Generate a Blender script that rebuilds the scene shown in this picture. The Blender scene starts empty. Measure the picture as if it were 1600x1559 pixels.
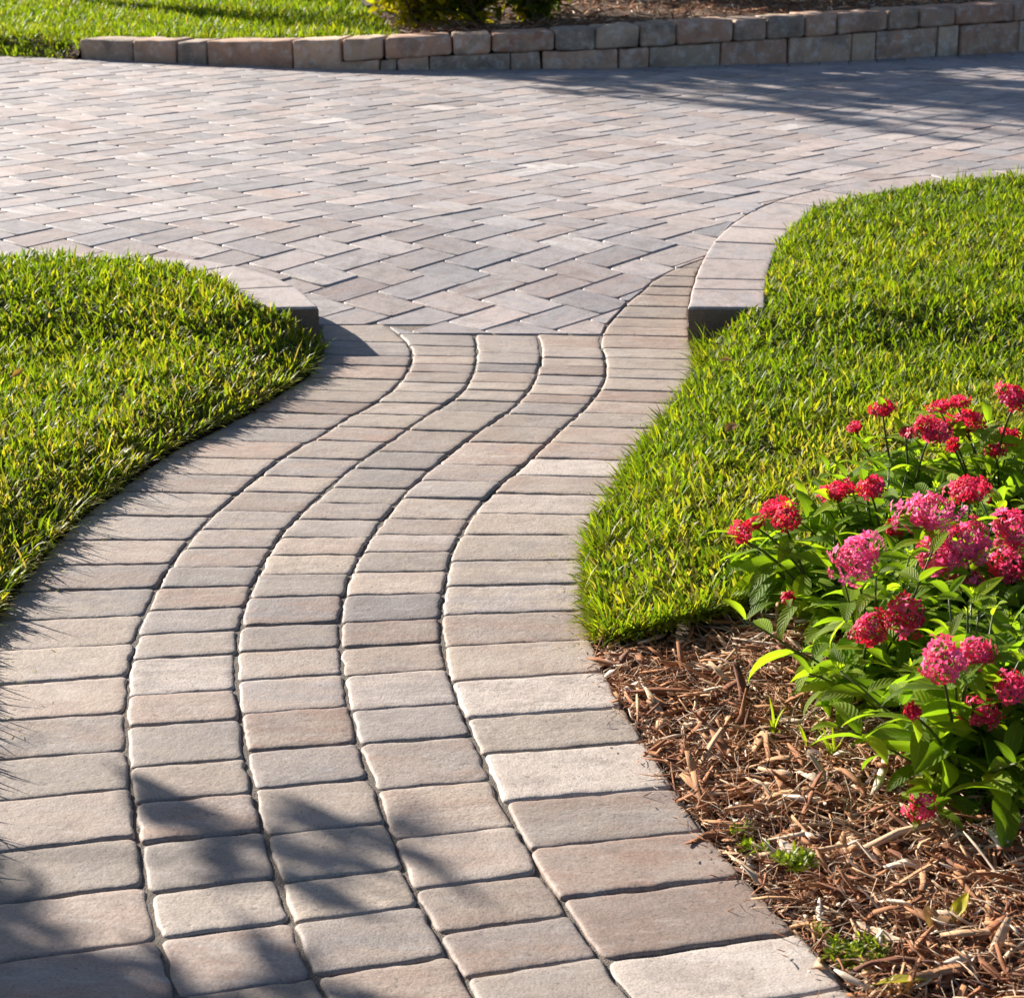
import bpy, math, random
import numpy as np
from mathutils import Vector, noise as mnoise

R = math.radians
rng = np.random.default_rng(11)
random.seed(5)
SC = bpy.context.scene
COL = SC.collection

# ------------------------------------------------------------------ camera, sky, sun, exposure
H, F, CX, CY = 1.18, 3300.0, 800.0, 779.5
PITCH = math.atan(1046.0 / F)
cam = bpy.data.cameras.new('camera')
cam.sensor_fit = 'HORIZONTAL'; cam.sensor_width = 36.0
cam.lens = 36.0 * F / 1600.0
cam.clip_start = 0.05; cam.clip_end = 500
cam.dof.use_dof = True; cam.dof.focus_distance = 3.3; cam.dof.aperture_fstop = 18
co = bpy.data.objects.new('camera', cam); COL.objects.link(co)
co.location = (0, 0, H); co.rotation_euler = (math.pi / 2 - PITCH, 0, 0)
SC.camera = co

SUN_EL, SUN_AZ = R(21.0), R(44.0)                    # light travels to the right and towards the camera
trav = Vector((math.cos(SUN_AZ) * math.cos(SUN_EL), -math.sin(SUN_AZ) * math.cos(SUN_EL), -math.sin(SUN_EL)))
w = bpy.data.worlds.new('World'); SC.world = w; w.use_nodes = True
nt = w.node_tree; bg = nt.nodes['Background']
sky = nt.nodes.new('ShaderNodeTexSky'); sky.sky_type = 'NISHITA'; sky.sun_disc = False
sky.air_density = 0.7; sky.ozone_density = 2.0; sky.sun_elevation = SUN_EL; sky.sun_rotation = math.atan2(-trav.x, -trav.y)
nt.links.new(sky.outputs[0], bg.inputs[0]); bg.inputs[1].default_value = 0.05
sl = bpy.data.lights.new('sun', 'SUN'); sl.energy = 5.0; sl.angle = R(0.5); sl.color = (1.0, 0.92, 0.83)
so = bpy.data.objects.new('sun', sl); COL.objects.link(so)
so.rotation_euler = trav.to_track_quat('-Z', 'Y').to_euler(); so.location = (-4, 5, 6)
SC.view_settings.view_transform = 'Standard'; SC.view_settings.look = 'None'
SC.view_settings.exposure = 1.5; SC.view_settings.gamma = 1.0

# ------------------------------------------------------------------ survey of the ground
ZD = 0.085                                            # the drive lies this much above the path
def smooth(a, b, v):
    t = np.clip((v - a) / (b - a), 0, 1); return t * t * (3 - 2 * t)
def zs(Y): return ZD * smooth(4.95, 6.2, Y)         # paved surface
cp, sp = math.cos(PITCH), math.sin(PITCH)
def ray(x, y):
    a, b = (x - CX) / F, -(y - CY) / F
    return a, b * sp + cp, b * cp - sp
def at(x, y, z=0.0):
    dx, dy, dz = ray(x, y); t = (z - H) / dz
    return (dx * t, dy * t)
def ats(x, y):                                       # on the paved surface
    dx, dy, dz = ray(x, y); lo, hi = 0.3, 40.0
    for _ in range(40):
        m = (lo + hi) / 2
        if H + dz * m > zs(dy * m): lo = m
        else: hi = m
    return (dx * lo, dy * lo)
def atY(x, y, Y):                                    # the point of that line of sight at distance Y
    dx, dy, dz = ray(x, y); t = Y / dy
    return Vector((dx * t, Y, H + dz * t))

# ------------------------------------------------------------------ mesh and material helpers
class MB:
    def __init__(s): s.v, s.f, s.c, s.l, s.flat = [], [], [], [], []
    def add(s, verts, faces, col=(1, 1, 1), loc=None):
        o = len(s.v); s.v.extend(verts); s.f.extend([tuple(i + o for i in f) for f in faces])
        n = len(verts)
        if isinstance(col, list): s.c.extend(col)
        else: s.c.extend([col] * n)
        s.l.extend(loc if loc is not None else [(0, 0, 0)] * n)
    def build(s, name, mat, parent=None, smooth_=True):
        me = bpy.data.meshes.new(name); me.from_pydata([tuple(p) for p in s.v], [], s.f)
        o = finish(name, me, mat, parent, smooth_, np.array(s.c, 'f'), np.array(s.l, 'f'))
        for i in s.flat: me.polygons[i].use_smooth = False
        return o
def finish(name, me, mat, parent, smooth_, c=None, l=None):
    if c is not None and len(c):
        a = me.attributes.new('tone', 'FLOAT_VECTOR', 'POINT'); a.data.foreach_set('vector', c.astype('f').ravel())
    if l is not None and len(l):
        a = me.attributes.new('loc', 'FLOAT_VECTOR', 'POINT'); a.data.foreach_set('vector', l.astype('f').ravel())
    if smooth_: me.polygons.foreach_set('use_smooth', [True] * len(me.polygons))
    me.update(); me.materials.append(mat)
    o = bpy.data.objects.new(name, me); COL.objects.link(o)
    if parent: o.parent = parent
    return o
def np_mesh(name, V, faces_by_size, mat, C=None, L=None, parent=None, smooth_=True):
    """V (n,3); faces_by_size: list of (m,k) index arrays"""
    me = bpy.data.meshes.new(name); me.vertices.add(len(V)); me.vertices.foreach_set('co', V.astype('f').ravel())
    loops = np.concatenate([f.ravel() for f in faces_by_size]).astype('i')
    tot = np.concatenate([np.full(len(f), f.shape[1]) for f in faces_by_size]).astype('i')
    start = np.concatenate([[0], np.cumsum(tot)[:-1]]).astype('i')
    me.loops.add(len(loops)); me.loops.foreach_set('vertex_index', loops)
    me.polygons.add(len(tot)); me.polygons.foreach_set('loop_start', start); me.polygons.foreach_set('loop_total', tot)
    me.update(calc_edges=True); me.validate()
    return finish(name, me, mat, parent, smooth_, C, L)
def empty(name, loc):
    o = bpy.data.objects.new(name, None); COL.objects.link(o); o.location = loc; o.empty_display_size = 0.05
    return o
def tag(o, label=None, cat=None, group=None, kind=None):
    if label: o['label'] = label
    if cat: o['category'] = cat
    if group: o['group'] = group
    if kind: o['kind'] = kind
    return o
def under(o, root):                                   # child built in world coordinates
    o.parent = root; o.matrix_parent_inverse = root.matrix_basis.inverted()
    return o

class Mat:
    def __init__(s, name):
        s.m = bpy.data.materials.new(name); s.m.use_nodes = True; s.t = s.m.node_tree; s.n = s.t.nodes
        s.b = s.n['Principled BSDF']; s.out = s.n['Material Output']
    def node(s, typ, ins={}, **kw):
        n = s.n.new(typ)
        for k, v in kw.items(): setattr(n, k, v)
        for k, v in ins.items():
            if hasattr(v, 'is_linked'): s.t.links.new(v, n.inputs[k])
            else: n.inputs[k].default_value = v
        return n
    def attr(s, name): return s.node('ShaderNodeAttribute', attribute_name=name).outputs['Vector']
    def sep(s, v):
        n = s.node('ShaderNodeSeparateXYZ', {0: v}); return n.outputs
    def math(s, op, a, b=0.0, c=0.0): return s.node('ShaderNodeMath', {0: a, 1: b, 2: c}, operation=op).outputs[0]
    def vmul(s, v, k): return s.node('ShaderNodeVectorMath', {0: v, 1: k}, operation='MULTIPLY').outputs[0]
    def noise(s, v, scale, detail=3.0, rough=0.55):
        return s.node('ShaderNodeTexNoise', {'Vector': v, 'Scale': scale, 'Detail': detail, 'Roughness': rough}).outputs['Fac']
    def ramp(s, fac, stops, interp='LINEAR'):
        n = s.node('ShaderNodeValToRGB', {0: fac}); cr = n.color_ramp; cr.interpolation = interp
        while len(cr.elements) > 1: cr.elements.remove(cr.elements[0])
        for i, (p, c) in enumerate(stops):
            e = cr.elements[0] if i == 0 else cr.elements.new(p)
            e.position = p; e.color = (*c, 1) if len(c) == 3 else c
        return n.outputs[0]
    def mix(s, fac, a, b, bt='MIX'):
        n = s.node('ShaderNodeMix', data_type='RGBA', blend_type=bt)
        for i, v in ((0, fac), (6, a), (7, b)):
            if hasattr(v, 'is_linked'): s.t.links.new(v, n.inputs[i])
            else: n.inputs[i].default_value = (*v, 1) if isinstance(v, tuple) and len(v) == 3 else v
        return n.outputs[2]
    def map(s, v, a, b, c, d): return s.node('ShaderNodeMapRange', {0: v, 1: a, 2: b, 3: c, 4: d}).outputs[0]
    def set(s, **kw):
        for k, v in kw.items():
            k = k.replace('_', ' ')
            if hasattr(v, 'is_linked'): s.t.links.new(v, s.b.inputs[k])
            else: s.b.inputs[k].default_value = v
    def bump(s, h, strength, dist):
        n = s.node('ShaderNodeBump', {'Height': h, 'Strength': strength, 'Distance': dist}); s.set(Normal=n.outputs[0])
        return n.outputs[0]

def paver_mat(name, stops, sat=1.0):
    M = Mat(name); loc, tone = M.attr('loc'), M.attr('tone'); t = M.sep(tone)
    base = M.ramp(t[0], stops); second = M.ramp(t[1], stops)
    st = M.noise(M.vmul(loc, (7, 26, 1)), 1.0, 4.0, 0.6)             # streaks along the length
    cl = M.noise(M.vmul(loc, (9, 9, 1)), 1.0, 3.0, 0.6)
    c = M.mix(M.map(st, 0.40, 0.62, 0.0, 0.85), base, second)
    c = M.mix(M.map(cl, 0.48, 0.75, 0.0, 0.3), c, (0.44, 0.41, 0.385)); c = M.mix(M.map(M.noise(M.vmul(loc, (16, 22, 1)), 1.0, 4.0, 0.65), 0.47, 0.68, 0.0, 0.55), c, (0.20, 0.165, 0.145))
    sp1 = M.noise(loc, 330.0, 2.0, 0.7)
    c = M.mix(1.0, c, M.ramp(sp1, [(0.25, (0.64, 0.63, 0.62)), (0.5, (1, 1, 1)), (0.75, (1.26, 1.25, 1.23))]), 'MULTIPLY')
    pit = M.noise(loc, 120.0, 2.0, 0.5)
    c = M.mix(M.map(pit, 0.65, 0.72, 0.0, 0.6), c, (0.10, 0.085, 0.075))
    wl = M.noise(M.vmul(loc, (20, 60, 1)), 1.0, 5.0, 0.7)
    c = M.mix(M.map(wl, 0.55, 0.8, 0.0, 0.4), c, (0.58, 0.55, 0.52))
    c = M.mix(1.0, c, M.ramp(t[2], [(0, (0.76, 0.76, 0.77)), (1, (1.15, 1.14, 1.13))]), 'MULTIPLY')
    M.set(Base_Color=c, Roughness=0.7); M.b.inputs['Specular IOR Level'].default_value = 0.4
    hh = M.math('ADD', M.math('MULTIPLY', sp1, 0.5), M.math('ADD', M.math('MULTIPLY', pit, -0.7), M.math('MULTIPLY', M.noise(loc, 45.0, 3.0), 1.2)))
    M.bump(hh, 0.55, 0.0016)
    return M.m
PATH_STOPS = [(0.0, (0.30, 0.285, 0.285)), (0.2, (0.37, 0.335, 0.30)), (0.42, (0.42, 0.37, 0.31)), (0.62, (0.40, 0.345, 0.30)),
              (0.78, (0.37, 0.295, 0.245)), (0.87, (0.34, 0.245, 0.195)), (0.93, (0.47, 0.43, 0.39)), (1.0, (0.56, 0.53, 0.50))]
DRIVE_STOPS = [(0.0, (0.25, 0.255, 0.27)), (0.22, (0.34, 0.33, 0.335)), (0.45, (0.39, 0.35, 0.335)), (0.62, (0.42, 0.365, 0.335)),
               (0.76, (0.41, 0.34, 0.31)), (0.86, (0.37, 0.275, 0.24)), (0.92, (0.50, 0.46, 0.43)), (1.0, (0.60, 0.58, 0.56))]
M_PATH = paver_mat('path paver', [(p, (.80 * c[0], .75 * c[1], .71 * c[2])) for p, c in PATH_STOPS]); M_DRIVE = paver_mat('drive paver', [(p, tuple(.96 * (.84 * v + .16 * k) for v, k in zip(c, (.445, .37, .345)))) for p, c in DRIVE_STOPS])
def sand_mat(k=1.0):
    M = Mat('joint sand'); g = M.node('ShaderNodeNewGeometry').outputs['Position']
    n = M.noise(g, 60.0, 4.0, 0.7); f = M.noise(g, 420.0, 2.0, 0.7)
    c = M.mix(n, (0.06 * k, 0.047 * k, 0.036 * k), (0.21 * k, 0.175 * k, 0.14 * k)); c = M.mix(M.map(f, 0.5, 0.75, 0, 0.7), c, (0.4, 0.35, 0.29))
    M.set(Base_Color=c, Roughness=0.95); M.bump(M.math('ADD', n, f), 1.0, 0.006); return M.m
M_SAND = sand_mat()
M_SAND_PALE = sand_mat(1.5)
def soil_mat(name, a, b):
    M = Mat(name); g = M.node('ShaderNodeNewGeometry').outputs['Position']
    n = M.noise(g, 25.0, 6.0, 0.7); f = M.noise(g, 180.0, 4.0, 0.7)
    c = M.mix(n, a, b); M.set(Base_Color=c, Roughness=0.95); M.bump(M.math('ADD', n, f), 1.0, 0.012); return M.m
M_SOIL = soil_mat('soil', (0.045, 0.027, 0.016), (0.15, 0.09, 0.05))
M_KERB_SHADE = soil_mat('kerb side shade and soil', (0.13, 0.088, 0.06), (0.38, 0.28, 0.20))  # dark brown kerb side: its shade painted in, with a soil tint
M_THATCH = soil_mat('thatch', (0.022, 0.022, 0.009), (0.085, 0.07, 0.030))
def leaf_mat(name, stops, trans=0.45, rough=0.45, veins=False, coat=0.35):
    M = Mat(name); t = M.sep(M.attr('tone')); c = M.ramp(t[0], stops)
    loc = M.attr('loc'); l = M.sep(loc)
    c = M.mix(1.0, c, M.ramp(t[1], [(0, (0.7, 0.7, 0.7)), (1, (1.25, 1.25, 1.25))]), 'MULTIPLY')
    if veins:
        av = M.math('ABSOLUTE', l[0])
        mid = M.map(av, 0.0, 0.07, 1.0, 0.0)
        side = M.math('SINE', M.math('MULTIPLY', M.math('SUBTRACT', l[1], M.math('MULTIPLY', av, 0.22)), 62.0))
        c = M.mix(M.math('MULTIPLY', mid, 0.6), c, (0.30, 0.38, 0.14))
        c = M.mix(M.map(side, 0.75, 1.0, 0.0, 0.1), c, (0.03, 0.07, 0.015))
        nrm = M.bump(M.math('ADD', M.math('MULTIPLY', side, 0.5), M.math('MULTIPLY', mid, -0.8)), 0.5, 0.0015)
    M.set(Base_Color=c, Roughness=rough); M.b.inputs['Specular IOR Level'].default_value = coat
    tr = M.node('ShaderNodeBsdfTranslucent', {'Color': M.mix(1.0, c, (1.5, 1.6, 0.55), 'MULTIPLY')})
    mx = M.node('ShaderNodeMixShader', {0: trans, 1: M.b.outputs[0], 2: tr.outputs[0]})
    M.t.links.new(mx.outputs[0], M.out.inputs[0]); return M.m
M_GRASS = leaf_mat('grass', [(0, (0.045, 0.085, 0.010)), (0.35, (0.105, 0.165, 0.010)), (0.65, (0.19, 0.245, 0.014)), (0.82, (0.30, 0.28, 0.022)),
                             (0.9, (0.30, 0.25, 0.06)), (1, (0.34, 0.24, 0.11))], 0.5, 0.5, False, 0.2)
M_LEAF = leaf_mat('pentas leaf', [(0, (0.075, 0.15, 0.015)), (0.5, (0.18, 0.28, 0.018)), (1, (0.31, 0.38, 0.024))], 0.6, 0.55, True, 0.15)
M_SHRUB = leaf_mat('shrub leaf', [(0, (0.04, 0.075, 0.01)), (0.6, (0.15, 0.18, 0.015)), (1, (0.50, 0.40, 0.02))], 0.65)
M_MOSS = leaf_mat('moss', [(0, (0.09, 0.14, 0.012)), (1, (0.30, 0.36, 0.02))], 0.5)
M_PETAL = leaf_mat('petal', [(0, (0.52, 0.012, 0.025)), (0.35, (0.68, 0.022, 0.065)), (0.7, (0.80, 0.07, 0.20)), (1, (0.85, 0.17, 0.38))], 0.4, 0.5)
for n in M_PETAL.node_tree.nodes:                      # petals pass their own pink on, not green
    if n.type == 'MIX' and tuple(n.inputs[7].default_value)[:3] == (1.5, 1.600000023841858, 0.550000011920929): n.inputs[7].default_value = (1.3, 1.1, 1.1, 1)
M_STEM = leaf_mat('stem', [(0, (0.06, 0.10, 0.02)), (1, (0.12, 0.10, 0.04))], 0.1)
M_DRY = leaf_mat('fallen leaf', [(0, (0.22, 0.09, 0.035)), (0.35, (0.34, 0.20, 0.10)), (0.7, (0.30, 0.28, 0.04)), (1, (0.50, 0.44, 0.03))], 0.35)
def wood_mat():
    M = Mat('wood chips'); t = M.sep(M.attr('tone')); loc = M.attr('loc')
    c = M.ramp(t[0], [(0, (0.055, 0.022, 0.012)), (0.2, (0.20, 0.068, 0.026)), (0.45, (0.37, 0.15, 0.055)), (0.68, (0.52, 0.28, 0.13)), (0.86, (0.60, 0.43, 0.27)), (1, (0.72, 0.60, 0.46))])
    s_ = M.noise(M.vmul(loc, (60, 700, 700)), 1.0, 3.0, 0.6)
    c = M.mix(1.0, c, M.ramp(s_, [(0.3, (0.55, 0.52, 0.5)), (0.7, (1.2, 1.2, 1.2))]), 'MULTIPLY')
    M.set(Base_Color=c, Roughness=0.85); M.bump(s_, 0.6, 0.002); return M.m
M_WOOD = wood_mat()
def bark_mat():
    M = Mat('bark'); g = M.node('ShaderNodeNewGeometry').outputs['Position']
    n = M.noise(M.vmul(g, (40, 40, 9)), 1.0, 5.0, 0.7); M.set(Base_Color=M.mix(n, (0.05, 0.035, 0.025), (0.2, 0.15, 0.11)), Roughness=0.9); M.bump(n, 1.0, 0.01); return M.m
M_BARK = bark_mat()
def block_mat():
    M = Mat('wall block'); loc, t = M.attr('loc'), M.sep(M.attr('tone'))
    c = M.ramp(t[0], [(0, (0.255, 0.194, 0.148)), (0.3, (0.375, 0.275, 0.197)), (0.55, (0.510, 0.355, 0.238)), (0.8, (0.435, 0.248, 0.162)), (1, (0.405, 0.194, 0.122))])
    c2 = M.ramp(t[1], [(0, (0.330, 0.261, 0.203)), (0.5, (0.510, 0.369, 0.255)), (1, (0.510, 0.268, 0.174))])
    n = M.noise(loc, 14.0, 5.0, 0.65); c = M.mix(M.map(n, 0.42, 0.62, 0, 0.85), c, c2)
    e = M.noise(loc, 21.0, 6.0, 0.72); c = M.mix(M.map(e, 0.50, 0.64, 0, 0.75), c, (0.58, 0.50, 0.43))   # lime bloom
    d = M.noise(loc, 8.0, 4.0, 0.6); c = M.mix(M.map(d, 0.50, 0.68, 0, 0.5), c, (0.085, 0.075, 0.068))
    c = M.mix(1.0, c, M.ramp(t[2], [(0, (0.78, 0.77, 0.75)), (1, (1.22, 1.22, 1.2))]), 'MULTIPLY')
    f = M.noise(loc, 160.0, 3.0, 0.7)
    M.set(Base_Color=c, Roughness=0.9); M.bump(M.math('ADD', n, M.math('MULTIPLY', f, 0.5)), 0.8, 0.006); return M.m
M_BLOCK = block_mat()

# ------------------------------------------------------------------ polygons
def poly_inside(P, pts):
    P = np.asarray(P); x, y = pts[:, 0], pts[:, 1]; ins = np.zeros(len(pts), bool); j = len(P) - 1
    for i in range(len(P)):
        c = ((P[i, 1] > y) != (P[j, 1] > y)) & (x < (P[j, 0] - P[i, 0]) * (y - P[i, 1]) / (P[j, 1] - P[i, 1] + 1e-12) + P[i, 0])
        ins ^= c; j = i
    return ins
def edge_dist(P, pts, closed=True):
    """distance of pts to a polyline and the direction away from it"""
    P = np.asarray(P); best = np.full(len(pts), 1e9); q = np.zeros_like(pts)
    n = len(P) if closed else len(P) - 1
    for i in range(n):
        a, b = P[i], P[(i + 1) % len(P)]; d = b - a
        t = np.clip(((pts - a) @ d) / (d @ d + 1e-12), 0, 1); c = a + t[:, None] * d
        r = np.hypot(*(pts - c).T); m = r < best; best[m] = r[m]; q[m] = c[m]
    return best, q
def area(p): return 0.5 * sum(p[i][0] * p[(i + 1) % len(p)][1] - p[(i + 1) % len(p)][0] * p[i][1] for i in range(len(p)))
def clip(poly, a, n):                                  # keep the side where (p-a).n >= 0
    out = []
    for i in range(len(poly)):
        p, q = poly[i], poly[(i + 1) % len(poly)]
        dp = (p[0] - a[0]) * n[0] + (p[1] - a[1]) * n[1]; dq = (q[0] - a[0]) * n[0] + (q[1] - a[1]) * n[1]
        if dp >= 0: out.append(p)
        if (dp >= 0) != (dq >= 0):
            t = dp / (dp - dq); out.append((p[0] + t * (q[0] - p[0]), p[1] + t * (q[1] - p[1])))
    return out
def spline(pts, n):
    """Catmull-Rom through pts, n points a span"""
    P = [np.array(p, float) for p in pts]; P = [2 * P[0] - P[1]] + P + [2 * P[-1] - P[-2]]; out = []
    for i in range(1, len(P) - 2):
        for k in range(n):
            t = k / n
            out.append(0.5 * ((2 * P[i]) + (-P[i - 1] + P[i + 1]) * t + (2 * P[i - 1] - 5 * P[i] + 4 * P[i + 1] - P[i + 2]) * t * t + (-P[i - 1] + 3 * P[i] - 3 * P[i + 1] + P[i + 2]) * t ** 3))
    out.append(P[-2]); return np.array(out)
def offset_line(P, d):
    P = np.asarray(P); T = np.gradient(P, axis=0); T /= np.hypot(*T.T)[:, None]
    return P + d * np.stack([-T[:, 1], T[:, 0]], 1)
def noise2(x, y, s, seed=0.0):
    x, y = x * s + seed, y * s - seed
    return (np.sin(1.7 * x + 1.3 * np.sin(1.1 * y + .7)) + np.sin(1.9 * y + 1.7 * np.sin(.9 * x + 2.1)) + .7 * np.sin(2.9 * x - 2.3 * y + 1.2 * np.sin(1.3 * x)) + .5 * np.sin(4.7 * x + 3.9 * y)) / 3.2

# ------------------------------------------------------------------ one paver from its outline
PN = [0]
def paver(mb, poly, zf, tone, ang, gap=0.004, r=0.010, res=0.02, fine=True, jit=0.0011, lift=0.0, thick=0.03, tilt=0.0035):
    if area(poly) < 0: poly = poly[::-1]
    n = len(poly); pts = []
    P = [np.array(p, float) for p in poly]
    # inward shrink, corner arcs
    En = []
    for i in range(n):
        d = P[(i + 1) % n] - P[i]; l = np.hypot(*d) + 1e-9; En.append((d / l, np.array([-d[1], d[0]]) / l, l))
    Q = []
    for i in range(n):
        d0, n0, _ = En[i - 1]; d1, n1, _ = En[i]
        c = n0 @ n1; Q.append(P[i] + (n0 + n1) * (gap / 2) / max(0.35, 1 + c))
    for i in range(n):
        d0, _, l0 = En[i - 1]; d1, _, l1 = En[i]
        turn = d0[0] * d1[1] - d0[1] * d1[0]
        if turn > 0.4:
            rr = min(r * random.uniform(0.7, 1.4), l0 * 0.4, l1 * 0.4); a, b = Q[i] - d0 * rr, Q[i] + d1 * rr
            ts = (0, .25, .5, .75, 1) if fine else (0, .5, 1)
            for t in ts: pts.append((1 - t) ** 2 * a + 2 * t * (1 - t) * Q[i] + t * t * b)
        else: pts.append(Q[i])
    full = []
    for i in range(len(pts)):
        a, b = pts[i], pts[(i + 1) % len(pts)]; l = np.hypot(*(b - a)); k = max(1, int(l / res + .5))
        for j in range(k): full.append(a + (b - a) * j / k)
    full = np.array(full); m = len(full)
    if m < 3: return
    nx, pv = np.roll(full, -1, 0), np.roll(full, 1, 0); T = nx - pv; T /= np.hypot(*T.T)[:, None] + 1e-9
    N = np.stack([-T[:, 1], T[:, 0]], 1)
    PN[0] += 1; sd = PN[0] * 3.71
    raw = full
    if fine:
        j1 = np.array([mnoise.noise((p[0] * 28, p[1] * 28, sd)) for p in full]) * jit * 1.8 + np.array([mnoise.noise((p[0] * 95, p[1] * 95, sd)) for p in full]) * jit
        full = full + N * j1[:, None]
    cen = full.mean(0); tx, ty = random.gauss(0, tilt), random.gauss(0, tilt); dz = random.gauss(0, 0.0009) + lift
    size = math.sqrt(abs(area(poly)))
    e = min(1.0, size / 0.13)
    rings = [(0.0, -thick), (0.0, -0.0050), (0.0010 * e, -0.0026), (0.0028 * e, -0.0012), (0.0065, -0.00062), (0.012, -0.00022), (0.019, -0.00002)] if fine else [(0.0, -0.02), (0.0, -0.0046), (0.0016 * e, -0.0015), (0.0042 * e, 0.0)]
    V, L, C = [], [], []; ca, sa = math.cos(ang), math.sin(ang)
    Ns = N.copy()
    for _ in range(3): Ns = (np.roll(Ns, 1, 0) + 2 * Ns + np.roll(Ns, -1, 0)) / 4
    for off, z in rings:
        if off < .002 or not fine: X = full + N * off
        elif off < .004: X = full + Ns * off
        else:                                          # squeeze towards the middle along the paver's own axes: never folds
            soft = raw + (full - raw) * (.8 if off < .01 else .55 if off < .015 else .25)
            lx, ly = (soft - cen) @ np.array([math.cos(ang), math.sin(ang)]), (soft - cen) @ np.array([-math.sin(ang), math.cos(ang)])
            kx, ky = 1 - min(.45, off / np.abs(lx).max()), 1 - min(.45, off / np.abs(ly).max())
            X = cen + (lx * kx)[:, None] * np.array([[math.cos(ang), math.sin(ang)]]) + (ly * ky)[:, None] * np.array([[-math.sin(ang), math.cos(ang)]])
        if fine and -0.01 < z < -0.002: zj = np.array([mnoise.noise((p[0] * 60, p[1] * 60, sd + 9)) for p in full]) * 0.0011
        else: zj = np.zeros(m)
        for p, q in zip(X, zj):
            d = p - cen; V.append((p[0], p[1], zf(p[1]) + dz + z + q + d[0] * tx + d[1] * ty))
    for p in V: d0, d1 = p[0] - cen[0], p[1] - cen[1]; L.append((d0 * ca + d1 * sa + sd, -d0 * sa + d1 * ca + sd * 1.3, sd))
    k = len(rings); Fc = []
    for a in range(k - 1):
        for i in range(m): j = (i + 1) % m; Fc.append((a * m + i, a * m + j, (a + 1) * m + j, (a + 1) * m + i))
    mb.flat.append(len(mb.f) + len(Fc)); Fc.append(tuple((k - 1) * m + i for i in range(m)))
    mb.add(V, Fc, tone, L)
def tone_rand(): return (random.random(), random.random(), random.random())

# ------------------------------------------------------------------ the curved path
def curve(pts):
    S = spline([(p[1], p[0]) for p in pts], 6); return lambda y: float(np.interp(y, S[:, 0], S[:, 1]) if S[0, 0] <= y <= S[-1, 0] else (S[0, 1] if y < S[0, 0] else S[-1, 1] + (y - S[-1, 0]) * (S[-1, 1] - S[-7, 1]) / (S[-1, 0] - S[-7, 0])))
C1p = [(601,507),(630,528),(643,548),(641,568),(626,594),(590,627),(542,653),(500,680),(464,699),(420,730),(372,769),(328,809),(289,852),(258,896),(232,944),(214,992),(203,1040),(199,1090),(198,1150),(203,1210),(212,1281),(221,1337),(232,1397),(244,1450),(259,1505),(276,1560),(300,1640)]
C2p = [(741,522),(745,551),(738,586),(719,614),(684,638),(644,665),(596,698),(552,728),(497,777),(446,826),(411,880),(389,931),(374,984),(369,1037),(371,1082),(377,1130),(388,1200),(403,1262),(416,1307),(435,1371),(457,1440),(487,1514),(512,1565),(550,1640)]
C3p = [(839,522),(846,546),(843,572),(830,603),(802,636),(762,664),(719,695),(684,724),(632,771),(591,822),(560,870),(542,914),(533,960),(532,1011),(538,1062),(549,1116),(562,1165),(578,1210),(598,1265),(631,1353),(659,1416),(698,1484),(745,1558),(800,1640)]
C4p = [(1101,404),(1042,426),(1003,454),(972,481),(948,509),(939,529),(940,542),(946,562),(946,586),(935,612),(911,640),(876,671),(841,706),(806,736),(762,775),(732,813),(710,852),(697,900),(690,950),(691,1000),(703,1055),(722,1109),(741,1150),(764,1206),(790,1259),(816,1306),(842,1358),(880,1411),(925,1474),(983,1558),(1045,1640)]
C5p = [(1103,404),(1094,418),(1085,445),(1078,480),(1077,512),(1081,540),(1088,562),(1080,600),(1056,640),(1018,690),(980,740),(955,790),(926,840),(917,880),(916,920),(921,965),(929,1007),(947,1049),(974,1101),(1009,1157),(1054,1225),(1101,1294),(1150,1352),(1193,1402),(1229,1438),(1269,1475),(1333,1552),(1405,1640)]
C0p = [(500,507),(505,540),(500,557),(482,585),(447,608),(403,637),(361,659),(316,681),(273,702),(229,731),(185,766),(141,796),(106,827),(63,875),(24,922),(-10,970),(-36,1020),(-55,1080),(-66,1150),(-76,1250),(-80,1350),(-84,1450),(-86,1560),(-84,1640)]
CV = [curve(c) for c in (C0p, C1p, C2p, C3p, C4p, C5p)]
JY = [
 [507,533,555,570,590,610,627,645,667,688,715,741,769,804,842,881,920,964,1011,1062,1120,1180,1244,1322,1401,1489,1585],
 [522,540,555,568,581,597,612,629,647,667,688,715,743,767,798,826,855,885,916,949,986,1024,1081,1129,1191,1246,1306,1381,1450,1540,1632],
 [522,551,568,581,597,609,625,642,673,706,732,761,785,811,839,866,896,931,974,1013,1056,1107,1165,1222,1294,1366,1427,1508,1598],
 [522,542,559,572,586,601,616,629,647,667,691,726,752,778,809,834,861,892,928,968,1006,1049,1103,1154,1225,1300,1375,1442,1510,1605],
 [404,419,432,448,461,478,496,511,524,544,559,577,592,610,627,646,667,693,717,743,771,802,834,874,912,955,1003,1056,1112,1167,1240,1311,1386,1476,1565,1640]]
def jslope(y): return float(np.interp(y, [400, 560, 640, 760, 880, 960, 1050, 1120, 1250, 1400, 1500, 1640], [.02, .025, .03, .025, -.01, -.04, -.065, -.07, -.09, -.125, -.14, -.15]))
def joint(ca, cb, y0):
    s = jslope(y0); xm = (ca(y0) + cb(y0)) / 2; res = []
    for c in (ca, cb):
        y = y0
        for _ in range(12): y = y * .5 + .5 * (y0 + s * (c(y) - xm))
        res.append((c(y), y))
    return res
random.seed(21)
path = MB()
pathL = [ats(CV[0](y), y) for y in range(507, 1641, 16)]; pathR = [ats(CV[5](y), y) for y in range(404, 1641, 16)]
g0, g1 = [], []
V, Fc = [], []
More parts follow.
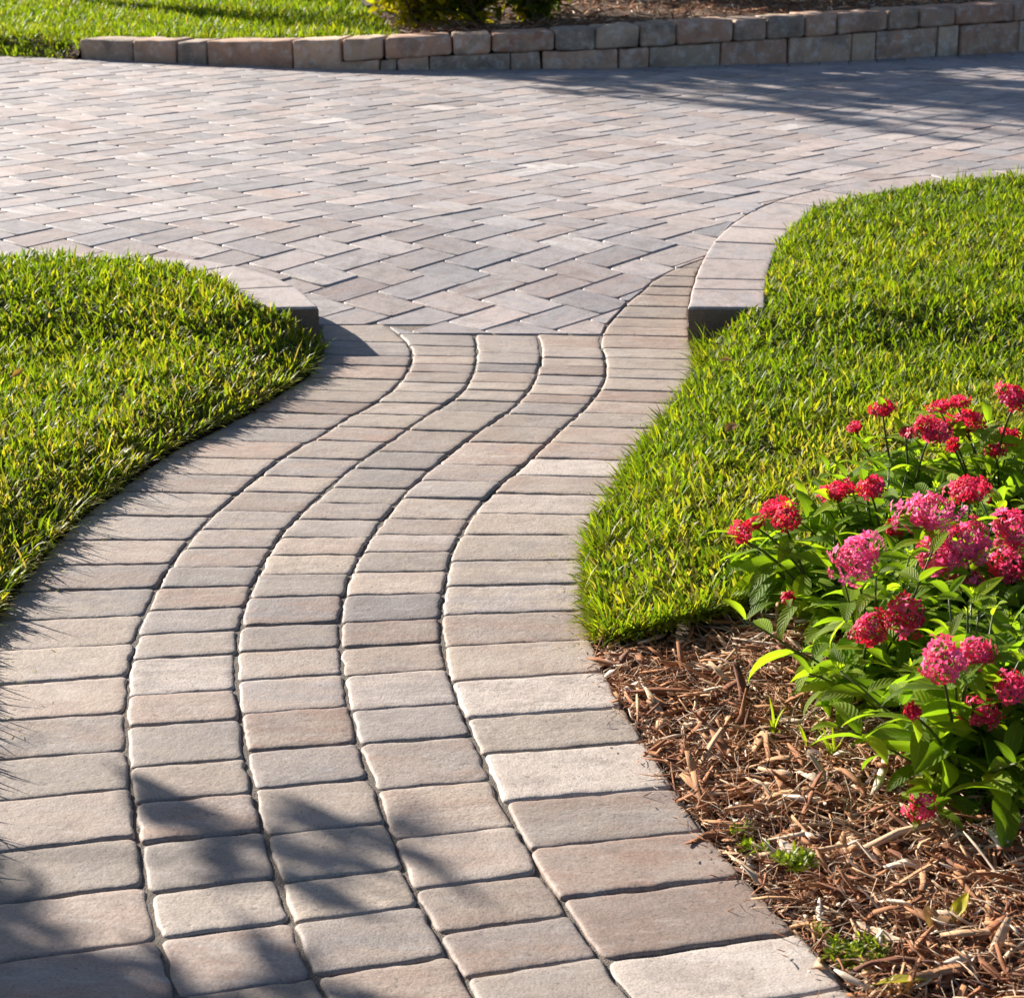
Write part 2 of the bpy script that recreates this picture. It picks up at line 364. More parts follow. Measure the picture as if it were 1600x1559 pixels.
for y in np.linspace(404, 1640, 150):
    xl = CV[0](max(y, 507)) if y >= 507 else CV[4](y)
    xr = CV[5](y)
    for k in range(9): p = ats(xl + (xr - xl) * k / 8, y); V.append((p[0], p[1], float(zs(p[1])) - 0.0046 + 0.0022 * mnoise.noise((p[0] * 30, p[1] * 30, 0))))
for i in range(149):
    for k in range(8): Fc.append((i * 9 + k, i * 9 + k + 1, i * 9 + k + 10, i * 9 + k + 9))
path.add(V, Fc)
PATH = tag(path.build('path', M_SAND), 'curved garden path of three narrow paver courses between wider edging courses', 'path', kind='structure')
FORCED = {(4, 33): .99, (4, 32): .80, (4, 31): .87, (4, 30): .24, (4, 29): .95, (4, 28): .32, (4, 27): .96, (4, 17): .85, (4, 18): .96, (2, 21): .85, (2, 17): .02, (2, 20): .04, (3, 27): .80, (3, 26): .78, (3, 10): .83, (1, 21): .12, (1, 23): .10, (0, 23): .5}
for c in range(5):
    mb = MB(); ca, cb = CV[c], CV[c + 1]; ys = JY[c]
    for i in range(len(ys) - 1):
        (l0, r0), (l1, r1) = joint(ca, cb, ys[i]), joint(ca, cb, ys[i + 1])
        if c == 0 and i == 0: l0, r0 = (500, 507), (601, 507)
        pts = [ats(*l1)] + [ats(l1[0] + (r1[0] - l1[0]) * t, l1[1] + (r1[1] - l1[1]) * t) for t in (.5,)] + [ats(*r1)]
        pts += [ats(cb(y), y) for y in np.linspace(r1[1], r0[1], 4)[1:-1]] + [ats(*r0), ats((l0[0] + r0[0]) / 2, (l0[1] + r0[1]) / 2), ats(*l0)]
        pts += [ats(ca(y), y) for y in np.linspace(l0[1], l1[1], 4)[1:-1]]
        cxm = sum(p[0] for p in pts) / len(pts); pts = [((p[0] - cxm) * (0.980 if c in (1, 2, 3) else .988) + cxm, p[1]) for p in pts]
        t = tone_rand()
        u = random.random() ** 1.15
        if (c, i) in FORCED: u = FORCED[(c, i)]
        elif u > .9 and random.random() < .5: u *= .6
        t = (u, random.random() * .95, t[2])
        if (c, i) in FORCED and u > .9: t = (u, .93, .95)
        if c == 4 and (c, i) not in FORCED: t = (.3 + .38 * t[0] if t[0] < .75 else t[0], t[1], .45 + .5 * t[2])
        near = ys[i] > 640
        paver(mb, pts, lambda Y: float(zs(Y)), t, random.uniform(-.08, .08), gap=0.0018, r=0.0125 if c in (1, 2, 3) else 0.013, res=0.012 if near else 0.03, fine=True, jit=0.0021, tilt=0.005)
    o = mb.build('edging_course' if c in (0, 4) else 'centre_course', M_PATH, PATH)

# ------------------------------------------------------------------ the driveway: herringbone field, kerb courses, course along the wall
LB = spline([at(x, y, ZD) for x, y in [(499,480),(459,446),(410,427),(357,413),(300,405),(230,401),(120,398),(-60,397),(-400,396)]], 8)      # kerb, drive side
RB = spline([at(x, y, ZD) for x, y in [(1075,480),(1083,445),(1096,410),(1117,375),(1152,345),(1205,317),(1280,297),(1380,281),(1500,270),(1680,260),(2100,246)]], 8)
KW = 0.185
LBi, RBi = offset_line(LB, KW), offset_line(RB, -KW)     # lawn side
for P_, new in ((LBi, at(385, 482, ZD)), (RBi, at(1196, 481, ZD))):
    sh = np.array(new) - P_[0]
    for k in range(24): P_[k] += sh * (1 - k / 24)
wall_px = [(-200,66),(0,84),(125,92),(300,100),(450,106),(600,110),(850,108),(1050,104),(1250,98),(1400,91),(1600,80),(1850,62),(2200,36)]
WB = spline([at(x, y, ZD) for x, y in wall_px], 10)       # foot of the retaining wall
WBf = offset_line(WB, -0.15)                              # its course of edge pavers
dump = [ats(*p) for p in [(499,508),(540,507),(601,507),(613,513.5),(623,521.5),(745,521.5),(842,521.5),(941,522)]] + [ats(CV[4](y), y) for y in range(516, 404, -8)]
front = np.array(dump)
field = np.concatenate([LB[::-1], front, RB[4:], WBf[::-1]])
V, Fc = [], []
nx_, ny_ = 60, 46
for j in range(ny_ + 1):
    for i in range(nx_ + 1):
        x, y = -6 + 14 * i / nx_, 4.9 + 7.4 * j / ny_; V.append((x, y, float(zs(y)) - 0.0048))
ok = poly_inside(np.concatenate([LBi[::-1], front, RBi, WB[::-1]]), np.array(V)[:, :2])
for j in range(ny_):
    for i in range(nx_):
        q = (j * (nx_ + 1) + i, j * (nx_ + 1) + i + 1, (j + 1) * (nx_ + 1) + i + 1, (j + 1) * (nx_ + 1) + i)
        if any(ok[k] for k in q): Fc.append(q)
mb = MB(); mb.add(V, Fc); DRIVE = tag(mb.build('driveway', M_SAND_PALE), 'broad driveway of grey and pink herringbone pavers', 'driveway', kind='structure')
mb = MB(); Wd = 0.126; LR = 1.5; ang = R(47.5)
ex, ey = np.array([math.cos(ang), math.sin(ang)]), np.array([-math.sin(ang), math.cos(ang)])
org = np.array([0.0, 7.5])
cl_lines = [LB, front, RB, WBf]
bnd = np.concatenate([LB[::-1], front, RB, WBf[::-1]])
def put(a, b, wx, wy, vert):
    poly = [tuple(org + ex * (a + px) * Wd + ey * (b + py) * Wd) for px, py in ((0, 0), (wx, 0), (wx, wy), (0, wy))]
    c = np.mean(poly, 0)
    if not (-4.2 < c[0] < 5.2 and 4.8 < c[1] < 11.8): return
    if abs(c[0]) > 0.28 * c[1] + 0.9: return
    dist, q = edge_dist(bnd, np.array([c]))
    if dist[0] < 0.15:
        for line in cl_lines:
            best = None
            for i in range(len(line) - 1):
                a0, b0 = line[i], line[i + 1]; d = b0 - a0; l2 = d @ d
                if l2 < 1e-10: continue
                t = np.clip((c - a0) @ d / l2, 0, 1); rr = np.hypot(*(c - a0 - t * d))
                if best is None or rr < best[0]: best = (rr, a0, d / math.sqrt(l2))
            if best[0] < 0.15:
                n = np.array([-best[2][1], best[2][0]])
                if line is LB or line is WBf: n = -n
                if line is RB: n = n
                poly = clip(poly, best[1], n)
                if len(poly) < 3: return
        for _ in range(3):
            pv_ = np.array(poly); d_, q_ = edge_dist(bnd, pv_); out_ = (~poly_inside(field, pv_)) & (d_ > .006)
            if not out_.any(): break
            k = int(np.argmax(np.where(out_, d_, 0))); n = q_[k] - pv_[k]; n /= np.hypot(*n)
            poly = clip(poly, q_[k], n)
            if len(poly) < 3: return
        if abs(area(poly)) < 0.0009: return
        c = np.mean(poly, 0)
    if not poly_inside(field, np.array([c]))[0]: return
    u = random.random() ** 1.1
    if u > .84 and random.random() < .35: u *= .7
    paver(mb, poly, lambda Y: float(zs(Y)), (u, random.random() * .9, random.random()), ang + (math.pi / 2 if vert else 0), gap=0.0036, r=0.010, res=0.06, fine=False, tilt=0.0035)
random.seed(8)
for b in range(-40, 40):
    for a in range(-60, 60):
        px, py = a + b * LR, -a + b * LR
        put(px, py, LR, 1, False); put(px + LR, py, 1, LR, True)
mb.build('herringbone_field', M_DRIVE, DRIVE)
# kerb courses
random.seed(31)
def arcs(P):
    d = np.concatenate([[0], np.cumsum(np.hypot(*np.diff(P, axis=0).T))]); return d
def along(P, d, s): return np.array([np.interp(s, d, P[:, 0]), np.interp(s, d, P[:, 1])])
for outer, inner, lens, px in ((LB, LBi, [.25, .33, .3, .26, .3, .26, .3, .28, .3, .3, .3, .3], None), (RB, RBi, [.21, .13, .27, .25, .24, .26, .2, .28, .25, .27, .25, .3, .25, .3, .3, .3], None)):
    mb = MB(); d0, d1 = arcs(outer), arcs(inner); s = 0
    for ln in lens:
        e = s + ln
        f = lambda q: np.interp(q, d0, d1)
        poly = [tuple(along(outer, d0, v)) for v in np.linspace(s, e, 4)] + [tuple(along(inner, d1, f(v))) for v in np.linspace(e, s, 4)]
        paver(mb, poly, lambda Y: ZD, (random.choice([.55, .62, .68, .76]), random.random() * .85, random.uniform(.35, .75)), random.uniform(1.2, 1.8), gap=0.003, r=0.006, res=0.03, lift=0.0015, thick=0.0075, tilt=0.002)
        s = e
        if s > d0[-1] - .3: break
    mb.build('kerb_course', M_DRIVE, DRIVE)
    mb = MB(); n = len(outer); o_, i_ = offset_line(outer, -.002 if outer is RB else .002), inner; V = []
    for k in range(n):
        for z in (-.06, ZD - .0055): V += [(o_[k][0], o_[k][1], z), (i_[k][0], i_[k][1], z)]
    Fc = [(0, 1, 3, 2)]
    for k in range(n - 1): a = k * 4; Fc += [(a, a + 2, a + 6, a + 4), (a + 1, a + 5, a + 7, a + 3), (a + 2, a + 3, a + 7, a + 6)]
    mb.add(V, Fc); mb.build('kerb_shade_face', M_KERB_SHADE, DRIVE, False)  # added strip below the thin kerb pavers, coloured as their shaded face
mb = MB(); d0, d1 = arcs(WBf), arcs(WB); s = 0
while s < d0[-1] - .2:
    e = s + 0.165
    f = lambda q: q * d1[-1] / d0[-1]
    c = along(WBf, d0, s)
    if -3.6 < c[0] < 4.6:
        poly = [tuple(along(WBf, d0, v)) for v in (s, e)] + [tuple(along(WB, d1, f(v))) for v in (e, s)]
        sk = 0.03; poly[2] = (poly[2][0] + sk, poly[2][1]); poly[3] = (poly[3][0] + sk, poly[3][1])
        paver(mb, poly, lambda Y: ZD, tone_rand(), 0.3, r=0.008, res=0.08, fine=False)
    s = e
mb.build('wall_side_course', M_DRIVE, DRIVE)

# ------------------------------------------------------------------ retaining wall
def rbox(mb, quad, z0, z1, r, tone, amp=0.007, seg=(9, 4, 5)):
    """quad: front-left, front-right, back-right, back-left (x,y); z0,z1 = (left,right) heights; rounded and uneven"""
    PN[0] += 1; sd = PN[0] * 2.93; q = [np.array(p) for p in quad]
    L = np.hypot(*(q[1] - q[0])); D = np.hypot(*(q[3] - q[0])); Hh = (z1[0] + z1[1] - z0[0] - z0[1]) / 2; S = np.array([L, D, Hh])
    idx, V, Lc, Fc = {}, [], [], []
    def par(k, n, size):                               # denser near the edges
        t = k / n; e = min(.3, r / size)
        if k == 0: return 0.
        if k == n: return 1.
        if k == 1: return e * .5
        if k == n - 1: return 1 - e * .5
        return e + (1 - 2 * e) * (k - 2) / max(1, n - 4)
    def vid(i, j, k):
        if (i, j, k) in idx: return idx[(i, j, k)]
        u = np.array([par(i, seg[0], L), par(j, seg[1], D), par(k, seg[2], Hh)]); p = u * S
        c = np.clip(p, np.minimum(r, S * .45), S - np.minimum(r, S * .45)); d = p - c; l = np.linalg.norm(d)
        if l > r: p = c + d / l * r
        t = p / S
        a = q[0] * (1 - t[0]) + q[1] * t[0]; b = q[3] * (1 - t[0]) + q[2] * t[0]; xy = a * (1 - t[1]) + b * t[1]
        lo = z0[0] * (1 - t[0]) + z0[1] * t[0]; hi = z1[0] * (1 - t[0]) + z1[1] * t[0]
        P = np.array([xy[0], xy[1], lo + (hi - lo) * t[2]])
        o = mnoise.noise_vector((P[0] * 14 + sd, P[1] * 14, P[2] * 14)); o2 = mnoise.noise_vector((P[0] * 45 + sd, P[1] * 45, P[2] * 45))
        P = P + np.array(o) * amp + np.array(o2) * amp * .5
        idx[(i, j, k)] = len(V); V.append(tuple(P)); Lc.append((p[0] + sd, p[1] + sd, p[2]))
        return len(V) - 1
    n0, n1, n2 = seg
    for i in range(n0):
        for k in range(n2):
            Fc.append((vid(i, 0, k), vid(i + 1, 0, k), vid(i + 1, 0, k + 1), vid(i, 0, k + 1)))
            Fc.append((vid(i, n1, k), vid(i, n1, k + 1), vid(i + 1, n1, k + 1), vid(i + 1, n1, k)))
    for i in range(n0):
        for j in range(n1):
            Fc.append((vid(i, j, n2), vid(i + 1, j, n2), vid(i + 1, j + 1, n2), vid(i, j + 1, n2)))
            Fc.append((vid(i, j, 0), vid(i, j + 1, 0), vid(i + 1, j + 1, 0), vid(i + 1, j, 0)))
    for j in range(n1):
        for k in range(n2):
            Fc.append((vid(0, j, k), vid(0, j, k + 1), vid(0, j + 1, k + 1), vid(0, j + 1, k)))
            Fc.append((vid(n0, j, k), vid(n0, j + 1, k), vid(n0, j + 1, k + 1), vid(n0, j, k + 1)))
    mb.add(V, Fc, tone, Lc)
wx = [p[0] for p in wall_px]; wy = [p[1] for p in wall_px]
WBpx = np.interp
def wall_pt(x):                                       # foot of the wall seen in photo column x
    y = float(np.interp(x, wx, wy)); return np.array(at(x, y, ZD))
def hz(x, y):                                         # height of photo point (x,y) above that foot
    p = wall_pt(x); return atY(x, y, p[1]).z
top_y = lambda x: float(np.interp(x, [125, 270, 450, 600, 760, 860, 1000, 1180, 1390, 1590, 1900], [60, 65, 65, 59, 54, 49, 39, 29, 17, 3, -18]))
mid_y = lambda x: float(np.interp(x, [125, 340, 530, 600, 700, 850, 1000, 1120, 1270, 1370, 1500, 1590, 1900], [93, 99, 98, 94, 87, 81, 75, 68, 58, 50, 40, 34, 10]))
low_y = lambda x: float(np.interp(x, [400, 1250, 1400, 1600, 1900], [112, 100, 93, 82, 64]))
def off_pt(x, d):                                     # d metres behind the wall's face
    p, a, b = wall_pt(x), wall_pt(x - 12), wall_pt(x + 12); t = (b - a) / np.hypot(*(b - a)); return p + d * np.array([-t[1], t[0]])
WALL = tag(empty('retaining_wall', (*wall_pt(850), ZD)), 'low curved retaining wall of tumbled grey brown blocks along the far edge of the drive', 'wall')
cap_j = [125,207,275,322,457,535,600,707,768,867,930,999,1056,1145,1197,1257,1307,1385,1435,1490,1581,1660,1720,1830]
base_j = [520,592,621,671,798,846,967,1015,1127,1232,1332,1370,1466,1501,1592,1700,1760,1860]
random.seed(4)
mb = MB()
cap_tone = {3: .75, 8: .95, 12: .9, 19: .95}
for i, (a, b) in enumerate(zip(cap_j[:-1], cap_j[1:])):
    g = 1.2; o = random.uniform(-.006, .006); ya = random.uniform(-.003, .003)
    quad = [off_pt(a + g, o), off_pt(b - g, o), off_pt(b - g, .20 + o), off_pt(a + g, .20 + o)]
    rbox(mb, quad, (hz(a, mid_y(a)) + .002, hz(b, mid_y(b)) + .002) if a > 470 else (ZD - .03, ZD - .03), (hz(a, top_y(a)) + ya, hz(b, top_y(b)) + ya), 0.016, (cap_tone.get(i, random.random() * .8), random.random(), random.uniform(.2, .9)))
under(mb.build('cap_course', M_BLOCK), WALL)
mb = MB()
for a, b in zip(base_j[:-1], base_j[1:]):
    g = 1.2; o = random.uniform(.004, .014)
    quad = [off_pt(a + g, o), off_pt(b - g, o), off_pt(b - g, .20 + o), off_pt(a + g, .20 + o)]
    rbox(mb, quad, (ZD - .03, ZD - .03), (hz(a, mid_y(a)) - .001, hz(b, mid_y(b)) - .001), 0.010, (random.random() * .85, random.random(), random.uniform(.5, 1)))
under(mb.build('base_course', M_BLOCK), WALL)

# ------------------------------------------------------------------ soil: one sheet to the horizon, lawns, beds
pL = np.array([ats(CV[0](y), y) for y in range(540, 1641, 10)]); pR = np.array([ats(CV[5](y), y) for y in range(546, 1641, 10)])
lawnL = np.concatenate([LBi[::-1], [ats(500, 541)], pL, [(-1.6, 1.3), (-2.6, 1.3), (-6, 6)]])
bedline = spline([ats(929, 1012)] + [at(x, y, 0.0) for x, y in [(1000,1012),(1090,1005),(1180,975),(1270,920),(1370,850),(1480,790),(1620,740),(1900,680)]], 6)
kR = np.array([ats(CV[5](y), y) for y in range(546, 1012, 10)])
lawnR = np.concatenate([RBi, [(6, 8.5), (6, 4.0)], bedline[::-1], kR[::-1]])
kB = np.array([ats(CV[5](y), y) for y in range(1010, 1641, 10)])
bed = np.concatenate([kB, [(1.2, 1.25), (2.6, 1.25), (2.9, 3.6)], bedline[::-1]])
def lawn_z(x, y):
    pts = np.stack([np.atleast_1d(x), np.atleast_1d(y)], 1)
    dl, _ = edge_dist(pL, pts, False); dr, _ = edge_dist(kR, pts, False); d = np.minimum(dl, dr)
    base = 0.010 + 0.035 * smooth(0.0, 0.15, d) + np.where(pts[:, 0] > 0, .035 * smooth(4.65, 5.0, pts[:, 1]) * smooth(.04, .16, dr), 0) + 0.012 * noise2(pts[:, 0], pts[:, 1], 3.1, 2.0) * smooth(0.05, .3, d)
    return base + np.where(pts[:, 0] > 0, 0.012 * smooth(5.0, 6.4, pts[:, 1]), 0.055 * smooth(4.6, 5.25, pts[:, 1]) * smooth(.03, .2, dl) * .85 + .022 * smooth(4.68, 4.92, pts[:, 1]) * smooth(.0, .1, dl))
def bed_z(x, y):
    pts = np.stack([np.atleast_1d(x), np.atleast_1d(y)], 1); d, _ = edge_dist(kB, pts, False)
    return -0.012 + 0.035 * smooth(0, .35, d) + 0.010 * noise2(pts[:, 0], pts[:, 1], 7.0, 4.0) * smooth(0.02, .15, d)
def sheet(name, poly, zf, step, mat, label, cat=None, kind='structure', skirt=0.06):
    P = np.asarray(poly); x0, y0 = P.min(0); x1, y1 = P.max(0); nx, ny = int((x1 - x0) / step) + 1, int((y1 - y0) / step) + 1
    X, Y = np.meshgrid(np.linspace(x0, x1, nx + 1), np.linspace(y0, y1, ny + 1)); pts = np.stack([X.ravel(), Y.ravel()], 1)
    ins = poly_inside(P, pts)
    # pull outside points of border cells onto the outline
    d, q = edge_dist(P, pts); near = (~ins) & (d < step * 1.6); pts[near] = q[near]
    use = ins | near; Z = np.zeros(len(pts)); Z[use] = zf(pts[use, 0], pts[use, 1])
    Z[near] -= 0.004
    I = np.arange((nx + 1) * (ny + 1)).reshape(ny + 1, nx + 1)
    Q = np.stack([I[:-1, :-1].ravel(), I[:-1, 1:].ravel(), I[1:, 1:].ravel(), I[1:, :-1].ravel()], 1)
    Q = Q[use[Q].all(1) & ins[Q].any(1)]
    return tag(np_mesh(name, np.stack([pts[:, 0], pts[:, 1], Z], 1), [Q], mat), label, cat, kind=kind)
mb = MB(); mb.add([(-150, -60, -.08), (150, -60, -.08), (150, 240, -.08), (-150, 240, -.08)], [(0, 1, 2, 3)])
tag(mb.build('ground', M_SOIL), 'bare earth under the garden', 'ground', kind='structure')
sheet('lawn_soil', lawnL, lawn_z, 0.05, M_THATCH, 'thatch and soil under the grass left of the path', 'soil')
sheet('lawn_soil', lawnR, lawn_z, 0.05, M_THATCH, 'thatch and soil under the grass right of the path', 'soil')
sheet('flower_bed', bed, bed_z, 0.03, M_SOIL, 'dark soil of the flower bed beside the path', 'flower bed')
# the raised ground behind the wall
wb_x = np.linspace(-400, 2000, 60)
def back_line(d): return np.array([off_pt(x, d) for x in np.linspace(125, 1880, 50)])
upper = np.concatenate([[at(-300, 76, ZD), at(0, 87, ZD), at(118, 93, ZD), at(127, 92.5, ZD)], back_line(.17), [(6, 19), (-7, 19), (-7, 11.4)]])
def upper_z(x, y):
    pts = np.stack([np.atleast_1d(x), np.atleast_1d(y)], 1)
    px = 800 + pts[:, 0] / pts[:, 1] * F * 1.016
    wt = np.array([hz(v, top_y(v)) for v in np.linspace(125, 1880, 40)]); wz = np.interp(np.clip(px, 125, 1880), np.linspace(125, 1880, 40), wt) - 0.022
    fr = np.array([at(-300, 76, ZD), at(0, 87, ZD), at(118, 93, ZD)]); df, _ = edge_dist(fr, pts, False)
    left = ZD - .005 + (wz - ZD) * smooth(0.0, .16, df)
    z = np.where(px < 121, left, np.where(px < 128, np.maximum(left, wz - .03), wz))
    return z + 0.02 * smooth(10.8, 14, pts[:, 1]) + 0.008 * noise2(pts[:, 0], pts[:, 1], 4.0, 1.0)
sheet('upper_garden', upper, upper_z, 0.09, M_SOIL, 'raised earth behind the retaining wall', 'soil')

# ------------------------------------------------------------------ grass
def scatter(poly, dens, seed, keep=None):
    g = np.random.default_rng(seed); P = np.asarray(poly); a, b = P.min(0), P.max(0); n = int(dens * (b[0] - a[0]) * (b[1] - a[1]))
    pts = a + g.random((n, 2)) * (b - a); 
    if keep is not None: pts = pts[keep(pts)]
    return pts[poly_inside(P, pts)]
def in_view(p, m=0.12): return (np.abs(p[:, 0]) < 0.2455 * p[:, 1] * 1.02 + m)
def grass(name, pts, zf, seed, ln=(.035, .075), wd=(.0035, .0065), edges=None, label='', hl=None, straw=0.14, rim=None):
    g = np.random.default_rng(seed); n = len(pts); z = zf(pts[:, 0], pts[:, 1])
    az = g.random(n) * 2 * np.pi; lean = np.abs(g.normal(0.6, 0.42, n)); L = g.uniform(*ln, n); W = g.uniform(*wd, n)
    pn = noise2(pts[:, 0], pts[:, 1], 6.0, seed); pn2 = noise2(pts[:, 0], pts[:, 1], 17.0, seed + 3); pn3 = noise2(pts[:, 0], pts[:, 1], 2.2, seed + 7)
    L = L * (1 + .2 * pn + .3 * pn2)
    dx, dy = np.cos(az), np.sin(az)
    if edges is not None:                              # blades at the rim hang over it
        d, q = edge_dist(edges, pts, False); o = (q - pts) / (d[:, None] + 1e-6); k = np.clip(1 - d / .05, 0, 1)
        dx, dy = dx * (1 - .6 * k) + o[:, 0] * k * .9, dy * (1 - .6 * k) + o[:, 1] * k * .9; r = np.hypot(dx, dy) + 1e-6; dx, dy = dx / r, dy / r
        lean = lean + .35 * k * g.random(n); L = L * (1 - .2 * k)
    flat = g.random(n) < straw; lean = np.where(flat, g.uniform(.9, 1.5, n), lean); L = np.where(flat, L * .75, L)
    curl = g.uniform(.1, .8, n); V = np.zeros((n, 7, 3)); tw = g.normal(0, .6, n)
    sx, sy = -np.sin(np.arctan2(dy, dx) + tw), np.cos(np.arctan2(dy, dx) + tw)
    px, pz = np.zeros(n), np.zeros(n); a = lean.copy(); prof = (0.8, 1.0, 0.85)
    for s in range(3):
        hw = W * prof[s] / 2
        V[:, s * 2, 0] = pts[:, 0] + dx * px - sx * hw; V[:, s * 2, 1] = pts[:, 1] + dy * px - sy * hw; V[:, s * 2, 2] = z - .004 + pz
        V[:, s * 2 + 1, 0] = pts[:, 0] + dx * px + sx * hw; V[:, s * 2 + 1, 1] = pts[:, 1] + dy * px + sy * hw; V[:, s * 2 + 1, 2] = z - .004 + pz
        st = L / 3; px = px + np.sin(a) * st; pz = pz + np.cos(a) * st; a = np.minimum(a + curl * .5, 1.75)
    V[:, 6, 0] = pts[:, 0] + dx * px; V[:, 6, 1] = pts[:, 1] + dy * px; V[:, 6, 2] = z - .004 + pz
    t = np.clip(g.normal(.5, .2, n) + .12 * pn3 + .07 * pn, 0, .82)
    if rim is not None:                                # tired olive and straw turf near the bed or the rim
        dr_, _ = edge_dist(rim, pts, False); kk = np.clip(1 - dr_ / .5, 0, 1) * (.75 + .6 * pn3) + .5 * np.clip(1 - dr_ / .06, 0, 1)
        t = np.where(g.random(n) < kk * .5, g.uniform(.70, .98, n), t); flat = flat | (g.random(n) < kk * .25)
    t = np.where(flat, g.uniform(.72, 1, n), t); t = np.where(g.random(n) < .03, g.uniform(.85, 1, n), t)
    b = g.random(n); C = np.repeat(np.stack([t, b, b], 1)[:, None, :], 7, 1)
    base = np.arange(n)[:, None] * 7
    Q = np.concatenate([base + np.array([[0, 1, 3, 2]]), base + np.array([[2, 3, 5, 4]])]); T = base + np.array([[4, 5, 6]])
    o = np_mesh(name, V.reshape(-1, 3), [Q, T], M_GRASS, C.reshape(-1, 3), np.zeros((n * 7, 3)))
    return tag(o, label, 'grass', kind='stuff')
def thin(p, lim, seed):                                # fewer blades far away
    g = np.random.default_rng(seed); return p[g.random(len(p)) < np.clip((lim / p[:, 1]) ** 1.1, 0, 1)]
ptsL = scatter(lawnL, 32000, 1, lambda p: in_view(p, .35)); ptsL = thin(ptsL, 4.2, 2)
grass('lawn', ptsL, lawn_z, 3, (.012, .044), (.0028, .0066), edges=np.concatenate([[ats(500, 541)], pL]), rim=pL, label='thick green lawn left of the path, overhanging the pavers')
ptsR = scatter(lawnR, 32000, 5, lambda p: in_view(p, .35)); ptsR = thin(ptsR, 4.0, 6)
grass('lawn', ptsR, lawn_z, 7, (.012, .044), (.0028, .0066), edges=kR, rim=bedline, label='green lawn between the path and the pink flowers')
def fringe(line, n, side, seed, label):
    g = np.random.default_rng(seed); k = g.integers(0, len(line), n); p = line[k] + g.normal(0, .006, (n, 2)) + side * np.abs(g.normal(0, .022, (n, 1)))
    grass('lawn_fringe', p, lawn_z, seed, (.035, .075), (.0022, .005), edges=line, label=label, straw=.35)
fringe(kR, 1500, np.array([[1, .25]]), 31, 'ragged runners of grass hanging over the right edge of the path')
fringe(bedline[2:26], 900, np.array([[.1, 1]]), 32, 'ragged dry grass where the lawn meets the mulch')
fringe(pL, 1100, np.array([[-1, .1]]), 33, 'ragged runners of grass hanging over the left edge of the path')
lawnU = np.concatenate([[at(-300, 76, ZD), at(0, 88, ZD), at(123, 93, ZD)], np.array([off_pt(x, .20) for x in np.linspace(126, 630, 16)]), [(-0.62, 10.9), (-.75, 11.6), (-.9, 12.5), (-1.2, 16), (-4.6, 16), (-4.6, 11)]])
ptsU = scatter(lawnU, 10000, 9, lambda p: in_view(p, .6)); ptsU = ptsU[ptsU[:, 1] < 15]
grass('lawn', ptsU, upper_z, 10, (.025, .07), (.004, .009), edges=lawnU[:3], straw=.42, label='sunny lawn on the raised ground behind the wall')

# ------------------------------------------------------------------ mulch
def chips(name, pts, z, seed, lens, label, mean=.5, lift=.022, wscale=1.0):
    g = np.random.default_rng(seed); n = len(pts)
    kind = g.random(n); L = g.gamma(2.0, lens / 2.0, n).clip(.004, .095)
    W = np.where(kind < .48, g.uniform(.0006, .0016, n), np.where(kind < .9, L * g.uniform(.08, .26, n), g.uniform(.0015, .004, n))) * wscale; W = W.clip(.0007, .013)
    L = np.where(kind > .9, W * g.uniform(1.2, 2.5, n), np.where(kind < .5, L * 1.35 + .006, L)); Tk = np.where(kind < .5, W * .8, (W * g.uniform(.12, .35, n)).clip(.0007, .0025))
    az = g.random(n) * 2 * np.pi; el = g.normal(0, .34, n); ro = g.random(n) * np.pi
    d = np.stack([np.cos(az) * np.cos(el), np.sin(az) * np.cos(el), np.sin(el)], 1)
    u = np.stack([-np.sin(az), np.cos(az), np.zeros(n)], 1); v = np.cross(d, u)
    a = u * np.cos(ro)[:, None] + v * np.sin(ro)[:, None] * .5; b = np.cross(d, a); b /= np.linalg.norm(b, axis=1)[:, None]
    c = np.stack([pts[:, 0], pts[:, 1], z + g.random(n) ** 1.5 * lift + .002], 1); bow = g.normal(0, np.where(kind < .5, .13, .04)) * L; bow2 = g.normal(0, .04, n) * L
    sec = [(-.5, .2), (-.22, .9), (.2, 1), (.5, .22)]; V = np.zeros((n, 16, 3)); Lc = np.zeros((n, 16, 3)); sd = g.random(n) * 50
    for s, (t, k) in enumerate(sec):
        m = c + d * (L * t)[:, None] + a * (bow * (.25 - t * t) * 4)[:, None] + b * (bow2 * (.25 - t * t) * 4)[:, None]
        kk = k * g.uniform(.6, 1.25, n) if s in (1, 2) else g.uniform(.1, .95, n)
        for q, (p1, p2) in enumerate(((-1, -1), (1, -1), (1, 1), (-1, 1))):
            V[:, s * 4 + q] = m + a * (W * kk * p1 / 2)[:, None] + b * (Tk * k * p2 / 2)[:, None]
            Lc[:, s * 4 + q, 0] = L * t + sd; Lc[:, s * 4 + q, 1] = W * kk * p1 / 2 + sd; Lc[:, s * 4 + q, 2] = Tk * p2 / 2
    base = np.arange(n)[:, None] * 16; fs = []
    for s in range(3):
        for q in range(4): r_ = (q + 1) % 4; fs.append(base + np.array([[s * 4 + q, s * 4 + r_, s * 4 + 4 + r_, s * 4 + 4 + q]]))
    fs.append(base + np.array([[3, 2, 1, 0]])); fs.append(base + np.array([[12, 13, 14, 15]]))
    t = np.clip(g.normal(mean, .3, n), 0, 1); t = np.where(g.random(n) < .06, g.uniform(.85, 1, n), t); r = g.random(n)
    C = np.repeat(np.stack([t, r, r], 1)[:, None, :], 16, 1)
    o = np_mesh(name, V.reshape(-1, 3), [np.concatenate(fs)], M_WOOD, C.reshape(-1, 3), Lc.reshape(-1, 3), smooth_=False)
    return tag(o, label, 'mulch', kind='stuff')
inb = lambda p: in_view(p, .3) & (p[:, 1] > 1.6)
bedv = scatter(bed, 30000, 13, inb); bz_ = bed_z(bedv[:, 0], bedv[:, 1])
chips('mulch', bedv, bz_, 14, .028, 'shredded brown wood mulch between the path and the flowers', .56)
